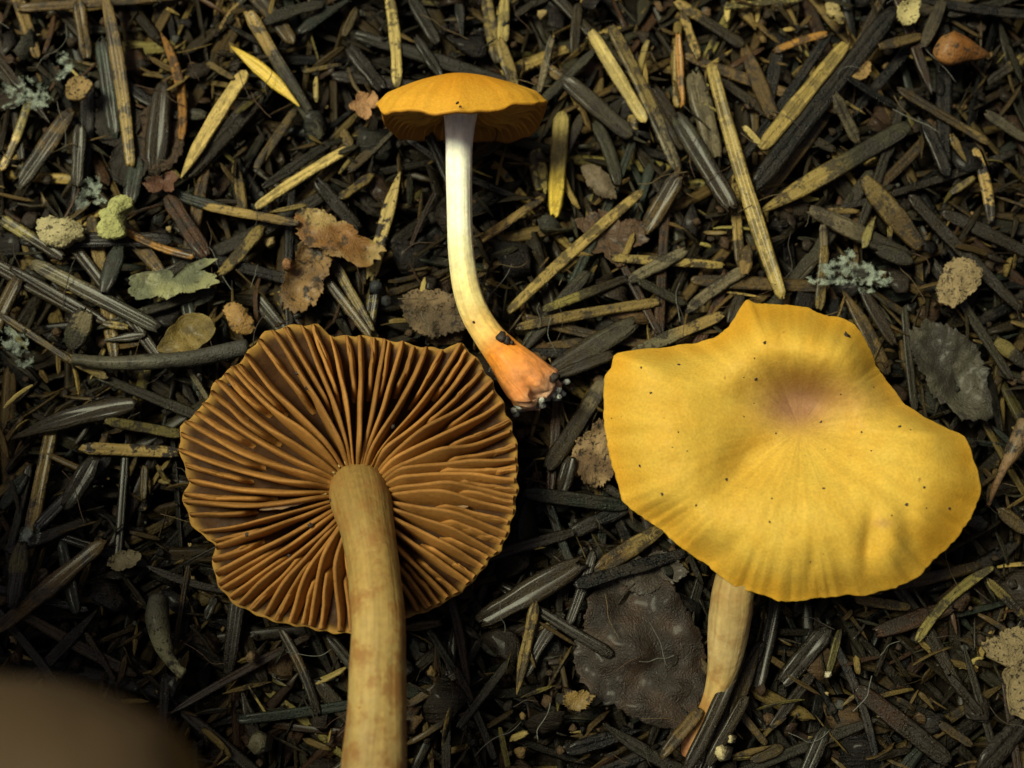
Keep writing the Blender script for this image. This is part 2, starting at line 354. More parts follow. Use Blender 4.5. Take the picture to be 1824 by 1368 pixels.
lay(364, 367, 530, 398, 19, 'tan', 0, c2='ridge', label='tan needle ending at the torn orange brown leaf'); lay(480, 378, 545, 366, 10, 'pale', 0, (1, 0)); lay(51, 180, 2, 303, 18, 'olive', -4, c2='pale')
lay(465, 405, 392, 488, 26, 'tan', -3); lay(370, 112, 415, 140, 14, 'ridge'); lay(218, 408, 345, 458, 16, 'orange', 6, label='amber curved needle leaving the lichen scrap'); lay(0, 388, 112, 459, 24, 'olive', c2='dark')
lay(425, 6, 392, 52, 7, 'tan', 3); lay(540, 128, 608, 115, 9, 'tan'); lay(612, 65, 635, 15, 16, 'ridge'); lay(290, 150, 275, 310, 40, 'dark')
lay(732, -5, 780, 78, 26, 'grey'); lay(620, 82, 682, 160, 30, 'dark'); lay(742, 68, 785, 135, 22, 'grey'); lay(818, 0, 823, 70, 20, 'teal', 0, (0, 1)); lay(920, 28, 957, 0, 14, 'dark')
lay(693, -8, 707, 153, 21, 'pale', -4, label='pale black-banded needle ending at the small orange cap'); lay(866, -5, 885, 110, 25, 'tan'); lay(899, -8, 896, 78, 22, 'pale', 0, (0, 2), mott=.5); lay(890, 70, 918, 158, 24, 'tan')
lay(984, 66, 960, 166, 14, 'greytan'); lay(1030, 8, 1022, 100, 22, 'dark', 0, (0, 2)); lay(1207, 75, 1205, 190, 16, 'tan'); lay(1160, 155, 1225, 270, 40, 'dark')
lay(1088, 46, 1208, 305, 27, 'ridge', -4, c2='greytan', split=.6, label='long mottled grey brown needle under the pale blunt one'); lay(1002, 138, 1124, 243, 34, 'grey', 0, (2, 0), label='thick dark grey needle lying at an angle beside the small cap')
lay(1052, 55, 1150, 218, 25, 'pale', 0, (0, 2), label='pale blunt straw needle with two black dots near the small cap', mott=.3, top=3)
lay(1060, 218, 1100, 330, 26, 'grey', -6); lay(1210, 310, 1150, 412, 36, 'brown'); lay(955, 268, 966, 342, 36, 'ygreen', 0, (0, 0), mott=.9, label='pale greenish crumbling stub next to the olive yellow needle')
lay(1001, 198, 988, 384, 31, 'ygreen', 0, (2, 0), c2='yellow', split=.65, label='blunt olive yellow needle beside the cream stem', top=3, mott=.35)
lay(967, 352, 850, 432, 19, 'tan'); lay(777, 340, 732, 438, 10, 'red', 2); lay(662, 312, 607, 353, 20, 'tan', mott=1.0); lay(610, 232, 625, 262, 20, 'tan'); lay(698, 232, 620, 306, 22, 'greytan', c2='brown')
lay(713, 305, 660, 497, 26, 'pale', 2, (1, 0), mott=1.0, label='pale needle blotched with black beside the cream stem'); lay(670, 498, 655, 597, 24, 'olive', mott=1.0); lay(594, 467, 664, 592, 20, 'tan')
lay(560, 470, 660, 600, 18, 'ridge'); lay(1142, 342, 905, 556, 22, 'tan', 3, (0, 0), label='long tan needle slanting away from the cream stem', mott=.7, top=3)
lay(1090, 459, 1288, 473, 18, 'tan', 0, label='tan needle lying straight across, between cream stem and long round tipped needle'); lay(848, 495, 905, 457, 12, 'ridge')
lay(923, 583, 1175, 538, 20, 'ridge', -3, label='slim brown needle running from the cream stem towards the yellow cap'); lay(967, 552, 1117, 495, 18, 'olive', c2='dark'); lay(1220, 447, 1120, 500, 24, 'greytan'); lay(1137, 500, 1220, 542, 20, 'grey')
lay(1130, 575, 980, 662, 42, 'grey', c2='dark'); lay(1095, 630, 985, 672, 22, 'dark'); lay(1080, 676, 975, 836, 33, 'greytan', c2='dark', split=.3); lay(1018, 815, 1000, 880, 30, 'dark'); lay(935, 878, 1118, 902, 28, 'teal')
lay(1288, 560, 1128, 628, 26, 'tan', c2='greytan', label='grey tan needle touching the torn corner of the yellow cap'); lay(1328, 480, 1226, 553, 24, 'greytan', 4, mott=.9); lay(1332, 440, 1326, 490, 24, 'ridge'); lay(1320, 525, 1300, 575, 26, 'dark')
lay(1204, 3, 1325, 82, 24, 'tan', c2='dark', split=.35); lay(1325, 85, 1378, 210, 28, 'brown'); lay(1215, 22, 1245, 104, 18, 'tan'); lay(1235, 128, 1275, 284, 40, 'greytan', mott=.5, label='broad grey tan needle beside the long round tipped needle')
lay(1204, 205, 1305, 372, 38, 'grey', c2='dark'); lay(1208, 60, 1215, 190, 14, 'orange'); lay(1325, 225, 1372, 276, 12, 'pale')
lay(1592, 18, 1345, 332, 36, 'black', label='long black wet needle under the pale ridged one', top=1.6); lay(1510, 138, 1592, 190, 16, 'black'); lay(1600, 158, 1762, 255, 22, 'brown', c2='tan', split=.7); lay(1645, 218, 1688, 314, 28, 'black', -3, (0, 2))
lay(1488, 170, 1527, 252, 26, 'greytan'); lay(1380, 92, 1475, 60, 16, 'orange', -4); lay(1565, 84, 1642, 64, 22, 'ridge'); lay(1680, 0, 1645, 82, 24, 'greytan'); lay(1297, 3, 1294, 38, 12, 'pale'); lay(1290, 12, 1430, -2, 13, 'olive')
lay(1507, 78, 1357, 264, 30, 'tan', 0, (0, 0), label='pale ridged needle laid along a long black one', mott=.45, top=2.6); lay(1540, 320, 1640, 442, 40, 'ridge', c2='brown'); lay(1442, 372, 1624, 462, 36, 'greytan', 0, (0, 0), c2='grey', split=.5)
lay(1622, 222, 1347, 382, 38, 'grey', 0, (2, 1), c2='tan', split=.5, label='broad half dark, half tan needle touching the long round tipped needle')
lay(1266, 112, 1393, 530, 28, 'tan', 5, (2, 0), label='long tan needle with a pale round tip running to the yellow cap', top=3.2, mott=.5)
lay(1755, 200, 1830, 250, 22, 'greytan'); lay(1830, 98, 1760, 148, 20, 'tan', c2='dark'); lay(1466, 400, 1468, 452, 16, 'greytan'); lay(1560, 385, 1540, 440, 18, 'olive', 3, (1, 0))
lay(1735, 262, 1765, 396, 20, 'tan', -6, (2, 0), mott=1.0, label='bent tan needle with black mottling between bud scale and bark flake'); lay(1695, 243, 1722, 290, 20, 'tan', 0, (0, 1)); lay(1735, 316, 1693, 345, 14, 'tan')
lay(1469, 440, 1459, 552, 20, 'ridge'); lay(1560, 443, 1626, 467, 30, 'grey', 0, (0, 2)); lay(1537, 518, 1592, 612, 26, 'dark'); lay(1775, 607, 1830, 652, 26, 'olive', c2='dark')
lay(20, 478, 190, 576, 20, 'dark'); lay(61, 470, 282, 585, 30, 'greytan', 0, (0, 0), c2='grey', split=.6, label='long grey brown needle with tan patches near the grey green leaf strip'); lay(212, 440, 185, 522, 36, 'teal'); lay(155, 552, 125, 622, 48, 'greytan', 0, (0, 2), mott=1.0, c2='grey')
lay(92, 623, 190, 672, 18, 'ridge'); lay(20, 782, 242, 720, 42, 'dark', -8, (1, 0), label='broad dark needle pointing at the gilled cap'); lay(190, 750, 326, 774, 21, 'olive'); lay(146, 798, 320, 806, 25, 'tan', mott=1.0, label='tan blotched needle pushed under the rim of the gilled cap')
lay(168, 818, 118, 902, 38, 'grey'); lay(46, 846, 3, 905, 26, 'teal'); lay(258, 830, 255, 890, 15, 'ridge'); lay(183, 607, 258, 596, 18, 'grey', 0, (1, 0)); lay(0, 560, 130, 645, 14, 'brown'); lay(337, 658, 372, 714, 11, 'greytan'); lay(184, 576, 228, 583, 14, 'tan')
lay(184, 966, -4, 1122, 34, 'brown', label='long brown needle slanting towards the knobbed twig'); lay(40, 966, 22, 1078, 36, 'olive', c2='dark'); lay(336, 1006, 312, 1150, 10, 'brown'); lay(500, 1122, 567, 1274, 19, 'brown', -6, c2='dark'); lay(153, 1127, 204, 1212, 12, 'brown'); lay(384, 1063, 367, 1102, 18, 'grey'); lay(295, 1200, 290, 1308, 18, 'dark')
lay(1035, 1003, 850, 1109, 46, 'dark', label='thick dark needle between the gilled cap and the blackish leaf'); lay(1178, 942, 1064, 1014, 34, 'ridge', 0, (0, 0), c2='brown', label='ridged light brown needle reaching under the yellow cap'); lay(1222, 984, 1025, 1042, 26, 'black')
lay(954, 1074, 920, 1238, 21, 'ridge', 0, (0, 1), label='brown needle pointing away from the thick dark one, near the blackish leaf'); lay(818, 1199, 728, 1255, 17, 'brown'); lay(811, 1190, 841, 1248, 14, 'brown'); lay(906, 1178, 816, 1296, 17, 'grey'); lay(724, 1118, 786, 1109, 17, 'ridge')
lay(1558, 1128, 1698, 1080, 32, 'red'); lay(1524, 1068, 1622, 1082, 20, 'ridge', 0, (0, 2)); lay(1578, 1044, 1747, 1006, 24, 'brown', 3, (0, 2)); lay(1770, 1010, 1634, 1142, 19, 'olive', 14, (2, 0), label='bent olive tan needle just outside the rim of the yellow cap'); lay(1760, 1034, 1830, 1104, 21, 'olive', mott=1.0)
lay(1496, 1122, 1476, 1197, 15, 'olive'); lay(1476, 1118, 1392, 1218, 38, 'dark'); lay(1525, 1224, 1692, 1358, 36, 'red', c2='dark'); lay(1449, 1198, 1374, 1296, 20, 'dark'); lay(1352, 1153, 1303, 1279, 23, 'brown', 0, (1, 0))
lay(1826, 1282, 1746, 1372, 42, 'dark'); lay(1340, 1354, 1394, 1330, 23, 'brown'); lay(1780, 908, 1830, 948, 27, 'brown'); lay(1673, 1288, 1730, 1327, 18, 'brown'); lay(1690, 1203, 1750, 1275, 18, 'dark')
lay(1322, 1155, 1222, 1372, 27, 'dark', -4, label='dark needle lying over the thin end of the pale stem', zmin=2.2, top=4)
lay(1250, 1262, 1180, 1345, 24, 'brown', label='brown needle across the buried foot of the pale stem', zmin=1.6, top=3)
lay(1330, 1240, 1262, 1362, 22, 'dark', label='dark needle beside the buried foot of the pale stem', zmin=1.2, top=3)

# ------------------------------------------------------------------ outlines, sheets and tubes
def polar(outline, cx, cy, n=180, smooth=1):
    """radius in px by angle round (cx, cy) from a traced outline"""
    ang = np.array([math.atan2(-(y-cy), x-cx) for x, y in outline]); rad = np.array([math.hypot(x-cx, y-cy) for x, y in outline])
    o = np.argsort(ang); ang, rad = ang[o], rad[o]
    A = np.concatenate([ang-2*np.pi, ang, ang+2*np.pi]); B = np.concatenate([rad]*3)
    th = np.linspace(-np.pi, np.pi, 721)[:-1]; r = np.interp(th, A, B)
    for _ in range(smooth): r = (np.roll(r, 1)+2*r+np.roll(r, -1))/4
    return lambda t: float(np.interp((t+np.pi) % (2*np.pi)-np.pi, np.append(th, np.pi), np.append(r, r[0])))
def sheet(top, under, tint, nr=24, na=120, nco=None, rim=True):
    """closed body between two polar surfaces top(rho, theta) and under(rho, theta)"""
    v, f, T, N = [], [], [], []
    nco = nco or (lambda r, t, p: tuple(p))
    rs = [1-(1-i/nr)**1.25 for i in range(nr+1)]
    for fn in (top, under):
        p = fn(0, 0); v.append(p); T.append(tint(0, 0, fn is top)); N.append(nco(0, 0, p))
        for i in range(1, nr+1):
            for j in range(na):
                t = 2*math.pi*j/na-math.pi; p = fn(rs[i], t); v.append(p); T.append(tint(rs[i], t, fn is top)); N.append(nco(rs[i], t, p))
    h = 1+nr*na
    for b, s in ((0, 1), (h, -1)):
        for j in range(na):
            q = (b, b+1+j, b+1+(j+1) % na); f.append(q if s > 0 else q[::-1])
        for i in range(nr-1):
            for j in range(na):
                q = (b+1+i*na+j, b+1+(i+1)*na+j, b+1+(i+1)*na+(j+1) % na, b+1+i*na+(j+1) % na); f.append(q if s > 0 else q[::-1])
    e = 1+(nr-1)*na
    for j in range(na):
        f.append((e+j, h+e+j, h+e+(j+1) % na, e+(j+1) % na))
    return v, f, T, N
def tube(pts, rad, tintf, n=120, m=28, lump=0.03, seed=0.0, flat=1.0, endround=(True, True)):
    """tube through 3-D points with a radius at each; tintf(t, angle) gives the colour"""
    P = np.array([tuple(p) for p in pts]); d = np.concatenate([[0], np.cumsum(np.linalg.norm(np.diff(P, axis=0), axis=1))]); L = d[-1]
    def cr(a, s):
        i = int(np.clip(np.searchsorted(d, s)-1, 0, len(d)-2)); u = (s-d[i])/(d[i+1]-d[i]); A = np.asarray(a, float)
        p0, p1, p2, p3 = A[max(i-1, 0)], A[i], A[i+1], A[min(i+2, len(A)-1)]
        return .5*((2*p1)+(p2-p0)*u+(2*p0-5*p1+4*p2-p3)*u*u+(3*p1-p0-3*p2+p3)*u**3)
    v, f, T, N = [], [], [], []; prev = None
    for i in range(n+1):
        s = L*i/n; c = Vector(cr(P, s)); t = (Vector(cr(P, min(L, s+L*.01)))-Vector(cr(P, max(0, s-L*.01)))).normalized()
        ref = Vector((0, 0, 1)) if abs(t.z) < .9 else Vector((1, 0, 0))
        a = t.cross(ref).normalized(); b = a.cross(t)
        if prev is not None and a.dot(prev) < 0: a, b = -a, -b
        prev = a; r = float(cr(rad, s))
        for e, q in ((endround[0], s), (endround[1], L-s)):
            if e and q < r*.7: r *= max(.05, math.sqrt(max(0, 1-(1-q/(r*.7))**2)))
        for j in range(m):
            g = 2*math.pi*j/m; k = 1+lump*2*nz(seed+math.cos(g)*1.2, math.sin(g)*1.2, s*.22)+lump*.8*nz(seed+math.cos(g)*4, math.sin(g)*4, s*.08)
            v.append(c+(a*math.cos(g)+b*math.sin(g)*flat)*(r*k)); T.append(tintf(i/n, g)); N.append((s, math.cos(g)*r, math.sin(g)*r))
    for i in range(n):
        for j in range(m):
            x, y = i*m+j, i*m+(j+1) % m; f.append((x, y, y+m, x+m))
    f.append(tuple(range(m))[::-1]); f.append(tuple(range(n*m, n*m+m)))
    return v, f, T, N
def gill(under, gdir, th0, r0, r1, depth, c, seed, thick=.16, n=14, sway=.05, lean=0.0, wig=.016):
    v, f, T, N = [], [], [], []
    for i in range(n+1):
        s = i/n; r = lerp(r0, r1, s)
        th = th0 + sway*math.sin(r*3.4+th0*2.0+1.2*math.sin(th0*3))*(1-r*.3) + wig*(nz(seed*2, s*1.6) + .35*nz(seed*5, s*5))
        p = under(r, th); q = under(r, th+.02); S = (q-p).normalized() if (q-p).length > 1e-6 else Vector((1, 0, 0))
        g = (gdir + S*(lean+.16*math.sin(th0*2+r*3)+.08*nz(seed*3, s*2.0))).normalized()
        h = depth(r)*(.85+.3*nz(seed*4, s*3)+.15)
        if r0 > .2: h *= sstep(0, .22, s)*.85+.05
        b = p-gdir*.25; e = p+g*h; t0 = thick*(1.2-.3*s); t1 = thick*.45
        for w_, pt in ((-t0, b), (-t1, e-g*.1), (0, e), (t1, e-g*.1), (t0, b)):
            v.append(pt+S*w_); T.append((*[x*(.95+.15*nz(seed, s*3)) for x in c], 1)); N.append((r*14, seed*3.3+w_, seed))
    for i in range(n):
        for j in range(4):
            a = i*5+j; f.append((a, a+1, a+6, a+5))
    f.append((0, 1, 2, 3, 4)); f.append(tuple(n*5+j for j in (4, 3, 2, 1, 0)))
    return v, f, T, N

# ------------------------------------------------------------------ mushroom seen from its gills
def gilled_mushroom():
    OUT = [(470,592),(500,583),(545,578),(570,577),(582,592),(592,599),(640,598),(700,608),(760,620),(790,623),(812,611),(826,613),(850,640),(875,680),(893,715),(905,740),(918,780),(922,830),(921,880),(915,920),(905,950),(893,980),(870,1000),(850,1030),(810,1062),(770,1085),(722,1100),(650,1125),(590,1128),(540,1115),(480,1105),(450,1092),(415,1075),(390,1045),(380,1015),(380,985),(386,968),(370,962),(350,945),(335,920),(325,880),(328,869),(341,862),(332,845),(320,800),(318,775),(325,755),(340,745),(345,735),(360,725),(372,705),(385,680),(400,665),(420,650),(440,630),(455,610)]
    CX, CY = 640, 882; rf = polar(OUT, CX, CY, smooth=3)
    def zu(r, t):      # height of the gill side: shallow bowl with a wavy margin
        wav = .9*math.sin(3*t+.6)+.5*math.sin(5*t+2)+.25*math.sin(11*t)
        return 4.6 + 2.0*r*r - 1.0*r**6 + wav*r**3 + .5*r*math.sin(t)
    def under(r, t):
        R_ = rf(t)*(1+.006*math.sin(46*t)*r**8 + .012*nz(math.cos(t)*14, math.sin(t)*14)*r**8)
        return at(CX+math.cos(t)*R_*r, CY-math.sin(t)*R_*r, zu(r, t))
    def top(r, t):
        p = under(r, t); return p-Vector((0, 0, (1.9*(1-r**2)+.32)))
    root = empty('mushroom', at(CX, CY, 2.6))
    tag(root, 'upturned mushroom with brown radiating gills facing up and thick tan stem', 'mushroom', 'picked mushrooms laid on the litter')
    def tint(r, t, is_top): return (.36, .205, .045, .5) if is_top else tuple(lerp(a, b, sstep(.93, 1, r)) for a, b in zip((.035, .014, .004), (.30, .165, .036)))+(1,)  # flesh between the gills painted near black for the shade in the grooves
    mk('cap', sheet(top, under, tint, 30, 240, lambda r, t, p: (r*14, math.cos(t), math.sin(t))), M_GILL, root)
    dep = lambda r: 3.0*sstep(.06, .3, r)*(1-sstep(.5, 1.0, r)*.66)+.35*(1-sstep(.1, .3, r))
    N = 43; Z = Vector((0, 0, 1)); random.seed(31)
    for k in range(N):
        th = 2*math.pi*(k+.2*random.uniform(-1, 1))/N
        c = (.285, .135, .034); q = random.uniform(.8, 1.12); c = tuple(x*q for x in c)
        mk('gill', gill(under, Z, th, .13, .985, dep, c, k*1.37, .31, 20), M_GILL, root)
        q = random.uniform(.85, 1.1); c = tuple(x*q for x in c)
        mk('gill', gill(under, Z, th+math.pi/N, random.uniform(.42, .66), .985, lambda r: dep(r)*.85, c, k*2.11+50, .28, 14), M_GILL, root)
        if True:
            for s in (-.5, .5):
                if random.random() < .97: mk('gill', gill(under, Z, th+(.5+s*.5)*2*math.pi/N+.5*math.pi/N*(1 if s < 0 else -1), random.uniform(.66, .84), .985, lambda r: dep(r)*.8, c, k*3.3+90+s, .22, 8), M_GILL, root)
    # stem rising towards the viewer
    S = [(639,868,56,3.6),(641,880,55,5.4),(646,904,53,7),(655,950,48,8.6),(666,1010,46.5,10),(672,1070,48,11.2),(674,1130,49,12.2),(672,1200,50,13),(670,1280,53,13.6),(665,1368,58,14),(658,1440,62,14),(648,1520,66,13.5),(640,1600,60,13)]
    pts = [at(x, y, z) for x, y, w_, z in S]; rad = [w_*mmpx(p) for (x, y, w_, z), p in zip(S, pts)]
    keys = [(0, (.21, .125, .032, .8)), (.12, (.23, .145, .040, .8)), (.3, (.29, .19, .056, 1)), (.6, (.35, .245, .085, 1)), (.85, (.36, .24, .09, 1)), (1, (.36, .19, .06, 1))]
    st = mk('stem', tube(pts, rad, lambda t, g: cinterp(keys, t), 150, 40, .035, 3), M_STEM, root)
    # frayed pale collar where the gills leave the stem
    for k in range(26):
        t = 2*math.pi*k/26+random.uniform(-.08, .08)
        if -2.3 < (t+math.pi) % (2*math.pi)-math.pi < -.9: continue
        c0 = under(.0, 0)+Vector((math.cos(t), math.sin(t), 0))*(2.45+random.uniform(-.05, .05)); c0.z = 6.1
        c1 = c0+Vector((math.cos(t), math.sin(t), random.uniform(-.25, .1)))*random.uniform(.35, .75)
        mk('collar_fringe', needle((c0, c0.lerp(c1, .5)+Vector((0, 0, .12)), c1), random.uniform(.16, .32), .2, (0, 1), (.40, .30, .12), mott=.3, n=4, prof=PROF_LOW, seed=k*1.7), M_STEM, root)
    specks = [(411,685),(529,665),(548,690),(355,668),(553,935),(592,890),(600,1010),(515,990),(440,952),(632,880),(655,915),(700,760)]
    V, F = [], []
    for i, (x, y) in enumerate(specks):
        v, f = crumb(at(x, y, {(632, 880): 7.7, (655, 915): 9.4, (592, 890): 7.0, (600, 1010): 7.3}.get((x, y), 7.7)), .13+.1*random.random(), i*2.2); F += [tuple(a+len(V) for a in q) for q in f]; V += v
    o = mk('dirt_speck', (V, F), M_SPECK, root); o['kind'] = 'stuff'
    for (x0, y0, x1, y1, w_) in ((462, 908, 548, 893, 13), (745, 910, 835, 902, 13), (765, 812, 815, 795, 7)):
        a, b = at(x0, y0, 6.7), at(x1, y1, 6.5); vf = needle((a, a.lerp(b, .5), b), w_*.045, .14, (1, 1), (.24, .17, .11), mott=.8, seed=x0, wob=.4)
        mk('mould_patch', vf, M_STEM, root)
    return root
gilled_mushroom()

# ------------------------------------------------------------------ mushroom with the wavy yellow cap
def yellow_mushroom():
    OUT = [(1330,532),(1345,540),(1370,541),(1400,543),(1440,548),(1465,560),(1500,566),(1525,580),(1545,610),(1560,650),(1580,680),(1610,720),(1650,745),(1690,765),(1718,775),(1730,800),(1735,820),(1748,860),(1748,880),(1740,900),(1725,930),(1700,965),(1660,1000),(1640,1025),(1600,1045),(1545,1060),(1500,1062),(1450,1065),(1410,1073),(1380,1068),(1350,1058),(1310,1045),(1280,1025),(1260,1005),(1220,980),(1180,945),(1145,920),(1110,895),(1100,860),(1088,820),(1078,770),(1075,720),(1078,670),(1090,648),(1092,630),(1120,625),(1180,620),(1240,612),(1275,600),(1300,580),(1318,550)]
    CX, CY = 1425, 765; rf = polar(OUT, CX, CY, smooth=2)
    def gs(x, y, x0, y0, sx, sy, a=0):
        dx, dy = x-x0, y-y0; c, s = math.cos(a), math.sin(a); u, v = dx*c+dy*s, -dx*s+dy*c
        return math.exp(-(u/sx)**2-(v/sy)**2)
    def zt(x, y, r, t):
        z = 9.6 + 1.9*math.exp(-((r-.60)/.33)**2) - 2.4*sstep(.7, 1.06, r)**1.6
        z -= 2.5*gs(x, y, 1440, 716, 115, 48, .22)                 # hollow at the centre, steep on its far side
        z += 1.4*gs(x, y, 1450, 620, 130, 45, .1)                  # swollen lobe beyond it
        z -= 1.6*gs(x, y, 1326, 834, 80, 38, -.75)                 # fold running to the lower margin
        z += .9*gs(x, y, 1460, 900, 140, 70) + .5*gs(x, y, 1200, 760, 80, 90)
        z -= 1.0*gs(x, y, 1575, 720, 60, 40, .9)
        z += .9*gs(x, y, 1120, 640, 60, 40) - .9*gs(x, y, 1230, 640, 60, 50) + .5*gs(x, y, 1335, 545, 40, 40)
        # creased margin
        m = sstep(.66, .97, r)
        low = .10+.90*sstep(-.1, -.75, math.sin(t)) 
        z += m*low*(.38*nz(math.cos(t)*8, math.sin(t)*8, 2)+.40*nz(math.cos(t)*26, math.sin(t)*26, 5))*1.7
        z -= .8*gs(x, y, 1548, 965, 14, 55, .1) + .5*gs(x, y, 1620, 945, 16, 45, -.3) + .55*gs(x, y, 1290, 985, 40, 14, -.8) + .35*gs(x, y, 1445, 1010, 9, 40, .1)
        z += .5*gs(x, y, 1590, 985, 22, 60, .05)
        z -= .35*gs(x, y, 1110, 775, 50, 10, -.15)
        z += .18*nz(x*.018, y*.018, 4) + .06*nz(x*.06, y*.06, 8)
        return z
    def top(r, t):
        R_ = rf(t)*(1+.007*nz(math.cos(t)*34, math.sin(t)*34)*r**8+.004*nz(math.cos(t)*70, math.sin(t)*70, 4)*r**10+.008*nz(math.cos(t)*12, math.sin(t)*12, 3)*r**6)
        x, y = CX+math.cos(t)*R_*r, CY-math.sin(t)*R_*r
        return at(x, y, zt(x, y, r, t))
    def under(r, t):
        p = top(r*.992, t); return p-Vector((0, 0, .32+1.3*(1-r*r)))
    root = empty('mushroom', at(1300, 1180, 0))
    tag(root, 'mushroom with broad wavy yellow cap seen from above, pale stem showing below', 'mushroom', 'picked mushrooms laid on the litter')
    def tint(r, t, is_top):
        if not is_top: return (.33, .17, .04, 1)
        x, y = CX+math.cos(t)*rf(t)*r, CY-math.sin(t)*rf(t)*r
        c = np.array((.52, .335, .050)); o = np.array((.50, .262, .022)); b = np.array((.25, .128, .075))
        k = .75*sstep(.78, 1, r)+.7*max(0, nz(x*.008, y*.008, 1))+.3*nz(x*.03, y*.03, 6)
        k += .35*gs(x, y, 1430, 590, 130, 60)+.3*gs(x, y, 1330, 820, 90, 50, -.7)
        c = c+(o-c)*min(1, k); d = min(.9, .85*gs(x, y, 1412, 730, 66, 40, .1)+.5*gs(x, y, 1470, 698, 110, 38, .2)+.45*gs(x, y, 1572, 932, 20, 8))  # brown centre pigment; the hollow's shade is painted in with it
        c = c+(b-c)*d
        return (*c, 1)
    cap = mk('cap', sheet(top, under, tint, 64, 300, lambda r, t, p: (r*15, math.cos(t)*1.1, math.sin(t)*1.1)), M_CAP, root)
    Z = Vector((0, 0, -1)); dep = lambda r: 1.9*sstep(.05, .3, r)*(1-sstep(.5, 1.0, r)*.95)+.05
    for k in range(64):
        mk('gill', gill(under, Z, 2*math.pi*k/64+random.uniform(-.02, .02), .12 if k % 2 else .5, .955, dep, (.34, .18, .045), k*1.9, .16, 8), M_GILL, root)
    S = [(1395,815,44,5.9),(1358,930,44,6.6),(1312,1035,38,6.2),(1302,1090,38,5.0),(1297,1130,35,3.9),(1291,1170,30,2.8),(1282,1210,24,1.7),(1266,1255,18,.8),(1246,1295,18,.1),(1232,1325,18,-.3),(1224,1350,12,-.6)]
    pts = [at(x, y, z) for x, y, w_, z in S]; rad = [w_*mmpx(p) for (x, y, w_, z), p in zip(S, pts)]
    keys = [(0, (.26, .17, .055, .4)), (.4, (.32, .22, .08, .5)), (.6, (.42, .31, .135, .6)), (.75, (.38, .26, .09, .6)), (.85, (.36, .2, .05, .6)), (1, (.40, .18, .085, 1))]
    mk('stem', tube(pts, rad, lambda t, g: cinterp(keys, t), 120, 36, .04, 11), M_STEM, root)
    sp = [(1325,672),(1344,638),(1362,610),(1346,675),(1343,718),(1382,772),(1463,752),(1498,702),(1552,803),(1535,770),(1622,766),(1507,598),(1556,690),(1294,854),(1371,930),(1443,1000),(1588,918),(1615,898),(1646,868),(1224,803),(1208,770),(1198,797),(1160,700),(1142,655),(1375,888),(1467,870),(1650,905),(1325,742),(1209,650),(1140,830),(1180,880),(1240,900),(1690,905),(1602,760),(1090,745)]
    V, F = [], []
    for i, (x, y) in enumerate(sp):
        t = math.atan2(-(y-CY), x-CX); r = math.hypot(x-CX, y-CY)/rf(t)
        v, f = crumb(top(min(r, .98), t), .06+.09*random.random()**2+(.12 if i == 11 else 0), i*2.7, .6); F += [tuple(a+len(V) for a in q) for q in f]; V += v
    o = mk('dirt_speck', (V, F), M_SPECK, root); o['kind'] = 'stuff'
    v = []
    p = top(.0, 0)
    return root
yellow_mushroom()

